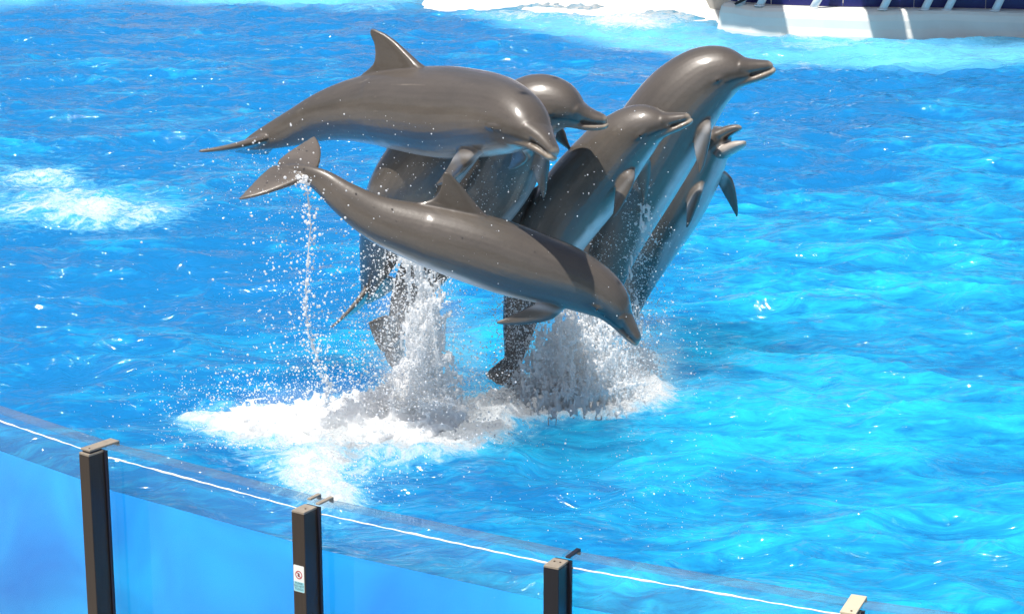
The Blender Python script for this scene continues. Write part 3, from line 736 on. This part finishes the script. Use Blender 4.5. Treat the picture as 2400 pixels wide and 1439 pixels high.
SKIN_TOP = np.array([.082, .069, .057]); SKIN_MID = np.array([.116, .098, .082]); SKIN_BEL = np.array([.56, .56, .57])
def build_dolphin(label, ctrl, thick=1.0, near=(.8, .45, .35, .25), far=(.7, .55, .5, .25), gape=0.0, voxel=.0068, seed=0, stretch=1.0, tint=1.0, droop=0.0, dfx=.435, dfh=.114):
    S, Q, L = spine(ctrl); L *= stretch
    co, ls, st, lt = canonical_dolphin(L, thick, near, far, gape, voxel, droop, dfx, dfh)
    x, y, z = co.T; xl, yl, zl = x / L, y / L, z / L
    t, b, w = [a * thick for a in prof_at(np.clip(xl, .056, .995))]
    hn = (zl - (t + b) / 2) / np.maximum((t - b) / 2, .012)            # -1 belly .. 1 back
    nzv = noise3(xl * 14 + seed * 9.1, yl * 30, zl * 30) * .5 + noise3(xl * 40 + seed, yl * 70, zl * 70) * .25
    back = sstep(.15, .75, hn + nzv * .25); bel = sstep(-.66, -.90, hn + nzv * .10 + .10 * np.sin(xl * 9))
    outside = sstep(1.12, 1.35, np.sqrt((yl / np.maximum(w, .012)) ** 2 + hn ** 2))       # fins
    bel *= (1 - outside) * sstep(.80, .62, xl) * (.15 + .85 * sstep(.05, .16, xl))
    c = SKIN_MID[None] * (1 - back)[:, None] + SKIN_TOP[None] * back[:, None]
    c = c * (1 - bel)[:, None] + SKIN_BEL[None] * bel[:, None]
    # head: dark mask from beak to eye, pale lips and beak tip, lower jaw
    head = sstep(.13, .10, xl)
    lip = np.exp(-((zl + .030 * thick) / .005) ** 2) * sstep(.075, .02, xl)
    jaw = sstep(-.030, -.036, zl / thick) * sstep(.11, .07, xl)
    mask = np.exp(-((zl + .020) / .013) ** 2) * sstep(.20, .14, xl) * sstep(.055, .075, xl)
    c *= (1 - .5 * mask)[:, None]
    c = c * (1 - .6 * jaw * (1 - bel))[:, None] + ((np.array([.17, .138, .11]) if not gape else np.array([.62, .55, .50])) * (.6 * jaw * (1 - bel))[:, None])
    c = c * (1 - .6 * lip)[:, None] + np.array([.30, .24, .17]) * (.6 * lip)[:, None]
    tip = sstep(.012, .0, xl); c = c * (1 - .55 * tip)[:, None] + np.array([.46, .40, .32]) * (.55 * tip)[:, None]
    # mouth corner line and blowhole
    mz = -.0270 * thick - .10 * np.maximum(xl - .085, 0) + .9 * np.maximum(xl - .105, 0) ** 1.3
    ml = np.exp(-((zl - mz) / .0034) ** 2) * sstep(.128, .118, xl) * sstep(.0, .02, xl)
    c *= (1 - .9 * ml)[:, None]
    bh = np.exp(-(((xl - .132) / .006) ** 2 + (yl / .010) ** 2)) * (zl > 0); c *= (1 - .9 * bh)[:, None]
    c *= tint
    # pose along the spine
    ss = x * 1.0 / stretch
    C = np.stack([np.interp(ss, S, Q[:, i]) for i in range(3)], 1); roll = np.radians(np.interp(ss, S, Q[:, 3]))
    e = .03
    T = np.stack([np.interp(ss - e, S, Q[:, i]) - np.interp(ss + e, S, Q[:, i]) for i in range(3)], 1); T /= np.linalg.norm(T, axis=1)[:, None]
    v = np.array([0, 0, H]) - C; v -= T * (v * T).sum(1)[:, None]; v /= np.linalg.norm(v, axis=1)[:, None]
    n0 = np.cross(v, T); N = np.cos(roll)[:, None] * n0 + np.sin(roll)[:, None] * v; R = np.cross(T, N)
    W = C + y[:, None] * R + z[:, None] * N
    org = W.mean(0); me = bpy.data.meshes.new('dolphin')
    me.vertices.add(len(W)); me.vertices.foreach_set('co', (W - org).astype(np.float32).ravel())
    me.loops.add(len(ls)); me.loops.foreach_set('vertex_index', ls); me.polygons.add(len(st)); me.polygons.foreach_set('loop_start', st)
    me.update(calc_edges=True); me.polygons.foreach_set('use_smooth', [True] * len(st))
    a = me.attributes.new('skin', 'FLOAT_COLOR', 'POINT'); a.data.foreach_set('color', np.c_[c, np.ones(len(c))].astype(np.float32).ravel())
    a = me.attributes.new('rest', 'FLOAT_VECTOR', 'POINT'); a.data.foreach_set('vector', (co + seed * 3.3).astype(np.float32).ravel())
    me.materials.append(MAT['skin'])
    o = bpy.data.objects.new('dolphin', me); o.location = org; COL.objects.link(o)
    tag(o, label, 'dolphin', 'dolphins leaping together from the pool')
    # eyes
    for sg in (1, -1):
        m = (np.abs(xl - .136) < .004) & (np.abs(zl + .018) < .005) & (np.sign(yl) == sg)
        if not m.any(): continue
        p = W[m].mean(0) - org - R[m].mean(0) * sg * .003; bm = bmesh.new(); bmesh.ops.create_uvsphere(bm, u_segments=12, v_segments=8, radius=.010)
        q = bm_obj('eye', bm, MAT['eye'], o, True); q.location = p
    print('DOLPHIN', label[:30], 'L=%.2f verts=%d' % (L, len(W)), 'z range %.2f %.2f' % (W[:, 2].min(), W[:, 2].max()))
    return W

r = 0
POSES = dict(
 front=dict(label='glossy brown dolphin diving nose down across the front of the group, tail fluke spread',
   ctrl=[(1511, 792, 12.35, 25), (1480, 752, 12.38, 25), (1428, 697, 12.42, 24), (1345, 650, 12.45, 22), (1240, 616, 12.45, 20), (1110, 578, 12.45, 18), (990, 547, 12.45, 18), (890, 516, 12.45, 22), (810, 468, 12.47, 24), (745, 421, 12.54, 34), (657, 390, 12.69, 42)],
   thick=.86, dfh=.112, dfx=.440, near=(.75, .62, .05, .1), far=(.75, .55, .5, .25), seed=1),
 top=dict(label='dolphin leaping level above the rest, curved dorsal fin up and snout tipped down',
   ctrl=[(1316, 344, 12.02, 18), (1275, 307, 12.13, 17), (1214, 277, 12.34, 16), (1130, 260, 12.72, 15), (1010, 257, 13.1, 14), (890, 256, 13.38, 14), (775, 271, 13.6, 14), (665, 310, 13.8, 0), (556, 348, 13.92, -10)],
   thick=.94, near=(.80, .55, .12, .1), far=(.72, .62, .25, .25), seed=2),
 hid=dict(label='dolphin rising steeply with its head hidden behind the level leaping dolphin',
   dfx=.26, ctrl=[(1245, 294, 13.00, 5), (1205, 280, 13.05, 5), (1145, 272, 13.1, 5), (1075, 298, 13.2, 4), (1005, 365, 13.3, 3), (950, 440, 13.4, 2), (915, 520, 13.55, 0), (890, 590, 13.7, -8), (872, 650, 13.85, -18), (856, 708, 14.0, -34)],
   thick=1.1, near=(.9, .2, .2, .2), seed=3),
 mid=dict(label='dolphin with rounded brow and straight beak arching up behind the level leaping dolphin',
   ctrl=[(1424, 262, 13.45, 10), (1382, 258, 13.48, 10), (1318, 240, 13.52, 10), (1246, 252, 13.6, 9), (1186, 325, 13.7, 8), (1138, 425, 13.85, 6), (1080, 520, 13.95, 4), (1018, 600, 13.95, 2), (970, 670, 13.9, 0), (942, 745, 13.8, -18), (906, 818, 13.65, -30)],
   thick=1.12, near=(.80, .50, .12, .1), far=(.75, .85, .3, .2), seed=4),
 center=dict(label='grey dolphin rising upright with a dark round shadow across its back',
   ctrl=[(1612, 256, 13.75, 4), (1570, 270, 13.78, 4), (1508, 292, 13.82, 4), (1442, 343, 13.9, 3), (1374, 426, 13.95, 2), (1320, 504, 13.95, 2), (1276, 585, 13.9, 0), (1242, 665, 13.85, 0), (1220, 745, 13.8, 0), (1208, 822, 13.75, -14), (1188, 892, 13.68, -26)],
   thick=1.09, near=(.84, .40, .26, .1), far=(.75, .8, .3, .2), seed=5),
 right=dict(label='tall rising dolphin with closed beak held level, its head clear of all the others',
   ctrl=[(1806, 132, 14.3, 4), (1762, 144, 14.32, 4), (1700, 158, 14.36, 4), (1638, 190, 14.4, 4), (1580, 248, 14.45, 3), (1525, 335, 14.5, 2), (1480, 430, 14.5, 2), (1445, 520, 14.48, 2), (1418, 610, 14.45, 0), (1402, 700, 14.4, 0), (1396, 780, 14.38, 0), (1392, 850, 14.35, 5)],
   thick=1.17, near=(.80, .50, .12, .1), far=(.80, .50, .75, .3), seed=6),
 gape=dict(label='smaller dolphin with its mouth wide open beside the tall rising dolphin',
   ctrl=[(1732, 284, 14.95, -16), (1698, 303, 15.0, -16), (1654, 348, 15.1, -18), (1604, 422, 15.22, -20), (1560, 495, 15.3, -18), (1524, 565, 15.35, -14), (1493, 640, 15.4, -10), (1468, 715, 15.4, -5), (1450, 780, 15.4, 0), (1436, 850, 15.35, 0)],
   thick=1.08, near=(.85, .45, .15, .1), far=(.7, .9, .4, .2), gape=.36, seed=7),
)
BODY = {k: build_dolphin(**p) for k, p in POSES.items()}

# ------------------------------------------------------------------ splash, spray and drops
def surface_nets(f, org, h):
    """quads round the region f > 0 of a regular grid"""
    ins = f > 0; nx, ny, nz = f.shape
    cnt = np.zeros((nx - 1, ny - 1, nz - 1), np.int8); acc = np.zeros((nx - 1, ny - 1, nz - 1, 3), np.float32); w = np.zeros((nx - 1, ny - 1, nz - 1), np.float32)
    def sub(a, o): return a[o[0]:o[0] + nx - 1, o[1]:o[1] + ny - 1, o[2]:o[2] + nz - 1]
    for ax in range(3):
        o1, o2 = [(1, 2), (0, 2), (0, 1)][ax]
        for a in (0, 1):
            for b in (0, 1):
                p = [0, 0, 0]; p[o1] = a; p[o2] = b; q = list(p); q[ax] = 1
                fa, fb = sub(f, p), sub(f, q); m = (fa > 0) != (fb > 0)
                t = np.where(m, fa / np.where(m, fa - fb, 1), 0)
                for i in range(3):
                    acc[..., i] += np.where(m, t if i == ax else p[i], 0)
                w += m
    act = w > 0; ids = np.full(act.shape, -1, np.int64); ids[act] = np.arange(act.sum())
    ci = np.argwhere(act); V = (ci + acc[act] / w[act][:, None]) * h + np.array(org)
    Q = []
    for ax in range(3):
        o1, o2 = [(1, 2), (2, 0), (0, 1)][ax]
        sl0 = [slice(None)] * 3; sl1 = [slice(None)] * 3; sl0[ax] = slice(0, -1); sl1[ax] = slice(1, None)
        a, b = ins[tuple(sl0)], ins[tuple(sl1)]; ch = np.argwhere(a != b)
        ok = (ch[:, o1] > 0) & (ch[:, o2] > 0) & (ch[:, o1] < f.shape[o1] - 1) & (ch[:, o2] < f.shape[o2] - 1); ch = ch[ok]
        fl = a[tuple(ch.T)]
        q = []
        for d1, d2 in ((0, 0), (-1, 0), (-1, -1), (0, -1)):
            c = ch.copy(); c[:, o1] += d1; c[:, o2] += d2; q.append(ids[tuple(c.T)])
        q = np.stack(q, 1); q[~fl] = q[~fl][:, ::-1]; Q.append(q)
    return V, np.vstack(Q)
def grid(x0, x1, y0, y1, z0, z1, h):
    xs, ys, zs = [np.arange(a, b, h) for a, b in ((x0, x1), (y0, y1), (z0, z1))]
    return np.meshgrid(xs, ys, zs, indexing='ij')
def pxm(px, Y): return at(px, 800, Y)[0]
def zat(py, Y): return at(1200, py, Y)[2]

DROPS = []                                             # (x, y, z, radius)
def drops(n, px, py, Y, rmin, rmax, p=2.2):
    """n drops with centres drawn by the callables / ranges, small ones far more common"""
    X = px(n) if callable(px) else rng.uniform(*px, n); Z = py(n) if callable(py) else rng.uniform(*py, n); D = Y(n) if callable(Y) else rng.uniform(*Y, n)
    P = np.array([at(a, b, c) for a, b, c in zip(X, Z, D)]); R = rmin + (rmax - rmin) * rng.random(n) ** (p + 1.5)
    k = P[:, 2] > .0; DROPS.append(np.c_[P[k], R[k]])
def G(m, s): return lambda n: rng.normal(m, s, n)

# column of water falling from the two left tails
def column(name, label, cxs, Yc, depth, zr, width, seed, h=.0075, thr=.0, stretch=3.4, top_fade=.5):
    """cxs: [(z, x centre, half width, strength)]"""
    x0 = min(c[1] - c[2] for c in cxs) - .12; x1 = max(c[1] + c[2] for c in cxs) + .12
    X, Y, Z = grid(x0, x1, Yc - depth - .05, Yc + depth + .05, zr[0], zr[1], h)
    zt = np.array([c[0] for c in cxs]); cx = np.interp(Z, zt, [c[1] for c in cxs]); hw = np.interp(Z, zt, [c[2] for c in cxs]); st = np.interp(Z, zt, [c[3] for c in cxs])
    wob = .05 * noise3(X * 3, Y * 3, Z * 2.5 + seed)
    e = 1 - np.sqrt(((X - cx + wob) / hw) ** 2 + ((Y - Yc) / (depth * np.clip(hw / width, .45, 1.3))) ** 2)
    n1 = 1 - np.abs(noise3(X * 11 + seed, Y * 11, Z * 11 / stretch)) * 2; n2 = 1 - np.abs(noise3(X * 27, Y * 27 + seed, Z * 27 / stretch)) * 2
    n3 = noise3(X * 55, Y * 55, Z * 36 + seed)
    f = e * .70 * st + .44 * n1 + .40 * n2 + .34 * n3 - .80 - thr
    f = np.where(e < -.25, -1.0, f)
    f[0], f[-1] = -1, -1; f[:, 0], f[:, -1] = -1, -1; f[:, :, 0], f[:, :, -1] = -1, -1
    V, Q = surface_nets(f.astype(np.float32), (x0, Yc - depth - .05, zr[0]), h)
    o = link_mesh(name, V, Q, MAT['spray'], smooth=True); tag(o, label, 'splash', kind='stuff')
    print(name, len(Q))
    return V
Ya = 13.12
column('water_splash', 'tall white column of water falling from the two tails above the foam',
       [(zat(985, Ya), pxm(985, Ya), .32, 1.15), (zat(900, Ya), pxm(985, Ya), .26, 1.0), (zat(820, Ya), pxm(1000, Ya), .17, .9), (zat(700, Ya), pxm(985, Ya), .16, .72), (zat(600, Ya), pxm(950, Ya), .13, .45), (zat(540, Ya), pxm(930, Ya), .10, .15)],
       Ya, .24, (-.06, zat(530, Ya)), .26, 3.7)
Yb = 13.55
column('water_splash', 'low white burst of water round the tails under the diving dolphin',
       [(zat(925, Yb), pxm(1350, Yb), .46, 1.0), (zat(860, Yb), pxm(1350, Yb), .40, .85), (zat(800, Yb), pxm(1345, Yb), .30, .65), (zat(720, Yb), pxm(1350, Yb), .22, .3)],
       Yb, .34, (-.06, zat(700, Yb)), .42, 8.1)
Yc_ = 14.15
column('water_splash', 'narrow white sheet of water streaming down beside the open mouthed dolphin',
       [(zat(870, Yc_), pxm(1510, Yc_), .16, .6), (zat(760, Yc_), pxm(1492, Yc_), .10, .85), (zat(620, Yc_), pxm(1490, Yc_), .075, .9), (zat(520, Yc_), pxm(1500, Yc_), .075, .6), (zat(430, Yc_), pxm(1520, Yc_), .06, .2)],
       Yc_, .09, (-.04, zat(420, Yc_)), .12, 5.5, h=.006, stretch=4.5, thr=.14)
# boiling foam thrown up over the foam patch
def boil():
    h = .0115
    a = on_water(380, 1080); b = on_water(1190, 920)
    x0, x1 = on_water(390, 1000)[0] - .1, on_water(1180, 960)[0] + .2; y0, y1 = on_water(800, 1200)[1], on_water(900, 905)[1]
    X, Y, Z = grid(x0, x1, y0, y1, -.06, .42, h)
    px, py = project(np.stack([X[:, :, 0], Y[:, :, 0], np.zeros_like(X[:, :, 0])], -1)); fo = np.zeros_like(px)
    for (cx, cy, rx, ry, s) in FOAM[:5]: fo += s * np.exp(-(((px - cx) / (rx * .95)) ** 2 + ((py - cy) / (ry * .95)) ** 2) * 1.3)
    fo = np.clip(fo, 0, 1.35); top = (.02 + .12 * sstep(.35, 1.2, fo) + .20 * np.exp(-(((px - 985) / 100) ** 2 + ((py - 945) / 45) ** 2)))[:, :, None]
    n1 = 1 - np.abs(noise3(X * 7, Y * 7, Z * 6)) * 2; n2 = 1 - np.abs(noise3(X * 16, Y * 16, Z * 13)) * 2; n3 = noise3(X * 36, Y * 36, Z * 36)
    f = (fo[:, :, None] - .62) * .9 - np.maximum(Z, 0) / top * .75 + .34 * n1 + .30 * n2 + .24 * n3 - .10
    f = np.where(fo[:, :, None] < .5, -1.0, f)
    for s_ in (0, -1): f[s_] = -1; f[:, s_] = -1; f[:, :, s_] = -1
    V, Q = surface_nets(f.astype(np.float32), (x0, y0, -.06), h)
    o = link_mesh('churned_foam', V, Q, MAT['boil'], smooth=True); tag(o, 'churned white foam boiling on the water below the falling column', 'foam', kind='stuff'); print('boil', len(Q))
boil()
# drops ---------------------------------------------------------------
drops(1500, lambda n: 930 - np.abs(rng.normal(0, 190, n)), lambda n: 960 - np.abs(rng.normal(0, 230, n)), (12.1, 13.9), .0014, .0085)
drops(500, G(700, 60), G(620, 90), (12.2, 12.9), .0014, .008)
drops(2000, G(860, 110), G(820, 110), (12.6, 13.9), .0014, .0075)
drops(4600, G(965, 60), lambda n: rng.uniform(520, 960, n), G(13.12, .2), .0016, .008)
drops(5200, G(820, 200), lambda n: 1050 - 190 * rng.random(n) ** 1.7, (12.4, 13.6), .0015, .007)
drops(2200, G(600, 120), lambda n: 1050 - 150 * rng.random(n) ** 2, (12.4, 13.2), .0015, .007)
drops(1800, G(800, 90), lambda n: 1200 - 150 * rng.random(n) ** 1.6, (11.6, 12.2), .0014, .006)
drops(2500, G(1110, 60), lambda n: 1070 - 260 * rng.random(n) ** 1.7, (12.6, 13.5), .0014, .007)
drops(2200, G(1205, 34), lambda n: rng.uniform(690, 940, n), G(13.5, .10), .0014, .006)
drops(7500, G(1360, 85), lambda n: 930 - 230 * rng.random(n) ** 1.5, G(13.68, .28), .0015, .0075)
drops(3000, G(1498, 26), lambda n: rng.uniform(420, 880, n), G(14.3, .12), .0014, .007)
drops(5000, G(990, 48), lambda n: 960 - 330 * rng.random(n) ** 1.3, G(12.86, .06), .0012, .0055)
drops(5000, G(1375, 80), lambda n: 935 - 210 * rng.random(n) ** 1.3, G(13.2, .06), .0012, .005)
drops(900, G(1560, 50), lambda n: 930 - 420 * rng.random(n) ** 1.5, (13.6, 14.6), .0012, .006)
drops(700, G(1150, 300), lambda n: 250 + 650 * rng.random(n), (11.9, 13.3), .0011, .0045)
drops(420, G(640, 90), G(420, 60), (12.2, 13.4), .0012, .007)
drops(420, G(1480, 190), lambda n: rng.normal(1150, 90, n), (9.9, 11.4), .001, .0034)
drops(260, G(480, 110), lambda n: rng.normal(960, 60, n), (11.0, 12.2), .001, .004)
drops(500, G(1420, 40), lambda n: rng.uniform(540, 680, n), G(13.9, .1), .001, .004)
drops(400, G(1100, 80), lambda n: rng.uniform(370, 520, n), G(12.8, .15), .001, .0045)
# thin stream running off the spread tail fluke
path = np.array([at(x, y, 12.28) for x, y in ((700, 408), (716, 430), (724, 480), (730, 540), (728, 600), (722, 660), (719, 720), (721, 772), (736, 810), (752, 850), (771, 885), (774, 905), (766, 935), (764, 955))])
tt = np.linspace(0, len(path) - 1, 260); SP = np.stack([np.interp(tt, np.arange(len(path)), path[:, i]) for i in range(3)], 1)
SP[1:-1] = .5 * SP[1:-1] + .25 * (SP[:-2] + SP[2:])
jit = np.cumsum(rng.normal(0, .0012, SP.shape), 0); jit -= np.linspace(0, 1, len(jit))[:, None] * jit[-1]; SP = SP + jit
rad = .0015 + .0075 * np.clip(.35 + .9 * noise3(np.arange(260) * .21, np.zeros(260), np.zeros(260)), 0, 1) * np.linspace(.5, 1.2, 260)
V, Fc = tube_mesh(SP, rad, 7); st_o = link_mesh('water_stream', V, Fc, MAT['drop'], smooth=True)
tag(st_o, 'thin broken string of water falling from the spread tail fluke', 'water stream', kind='stuff')
for i in range(1100):
    k = rng.integers(0, 260); DROPS.append(np.array([[*(SP[k] + rng.normal(0, .018 + .03 * (rng.random() < .25), 3)), .0012 + .009 * rng.random() ** 3]]))
D = np.vstack(DROPS)
def instanced_drops(D):
    me = bpy.data.meshes.new('spray_drops'); me.vertices.add(len(D)); me.vertices.foreach_set('co', D[:, :3].astype(np.float32).ravel())
    a = me.attributes.new('rad', 'FLOAT', 'POINT'); a.data.foreach_set('value', D[:, 3].astype(np.float32)); me.materials.append(MAT['drop'])
    o = bpy.data.objects.new('spray_drops', me); COL.objects.link(o)
    ng = bpy.data.node_groups.new('drops', 'GeometryNodeTree')
    ng.interface.new_socket('Geometry', in_out='INPUT', socket_type='NodeSocketGeometry'); ng.interface.new_socket('Geometry', in_out='OUTPUT', socket_type='NodeSocketGeometry')
    N = ng.nodes; gi, go = N.new('NodeGroupInput'), N.new('NodeGroupOutput')
    ico = N.new('GeometryNodeMeshIcoSphere'); ico.inputs['Radius'].default_value = 1.0; ico.inputs['Subdivisions'].default_value = 2
    ss = N.new('GeometryNodeSetShadeSmooth'); sm = N.new('GeometryNodeSetMaterial'); sm.inputs['Material'].default_value = MAT['drop']
    na = N.new('GeometryNodeInputNamedAttribute'); na.data_type = 'FLOAT'; na.inputs['Name'].default_value = 'rad'
    ip = N.new('GeometryNodeInstanceOnPoints'); Lk = ng.links.new
    Lk(ico.outputs['Mesh'], ss.inputs[0]); Lk(ss.outputs[0], sm.inputs[0]); Lk(sm.outputs[0], ip.inputs['Instance'])
    Lk(gi.outputs[0], ip.inputs['Points']); Lk(na.outputs['Attribute'], ip.inputs['Scale']); Lk(ip.outputs[0], go.inputs[0])
    md = o.modifiers.new('drops', 'NODES'); md.node_group = ng
    tag(o, 'bright drops of spray hanging in the air round the leaping dolphins', 'spray', kind='stuff')
instanced_drops(D); print('drops', len(D))
# fine mist: a real cloud of suspended droplets
def mist(name, label, c, r, dens, seed):
    bm = bmesh.new(); bmesh.ops.create_icosphere(bm, subdivisions=3, radius=1.0)
    M = NT('mist'); tc = M.n('TexCoord'); ln = M.n('VectorMath', operation='LENGTH'); M.l(tc.outputs['Object'], ln.inputs[0])
    nz = M.n('TexNoise', Scale=2.4, Detail=5.0, Roughness=.6, Distortion=.6)
    mp = M.n('Mapping'); mp.inputs['Location'].default_value = (seed, seed, 0); M.l(tc.outputs['Object'], mp.inputs[0]); M.l(mp.outputs[0], nz.inputs['Vector'])
    fall = M.math('SUBTRACT', 1.0, ln.outputs['Value'], True)
    k = M.math('MULTIPLY', M.math('MULTIPLY', fall, M.math('SUBTRACT', nz.outputs[0], .36, True)), dens * 8)
    pv = M.n('VolumePrincipled'); pv.inputs['Color'].default_value = (.995, .997, 1.0, 1); pv.inputs['Anisotropy'].default_value = .2; M.l(k, pv.inputs['Density'])
    M.l(pv.outputs[0], M.out.inputs['Volume'])
    o = bm_obj(name, bm, M.m); o.location = c; o.scale = r; tag(o, label, 'mist', kind='stuff')
mist('splash_mist', 'soft white mist round the tails under the diving dolphin', at(1400, 835, 13.75), (.70, .48, .46), 1.3, 1.3)
mist('splash_mist', 'soft white mist hanging about the falling column of water', at(1000, 850, 13.12), (.46, .42, .66), 1.2, 4.1)
mist('splash_mist', 'faint white mist low over the churned foam', at(820, 985, 12.95), (1.0, .5, .26), 1.0, 7.7)
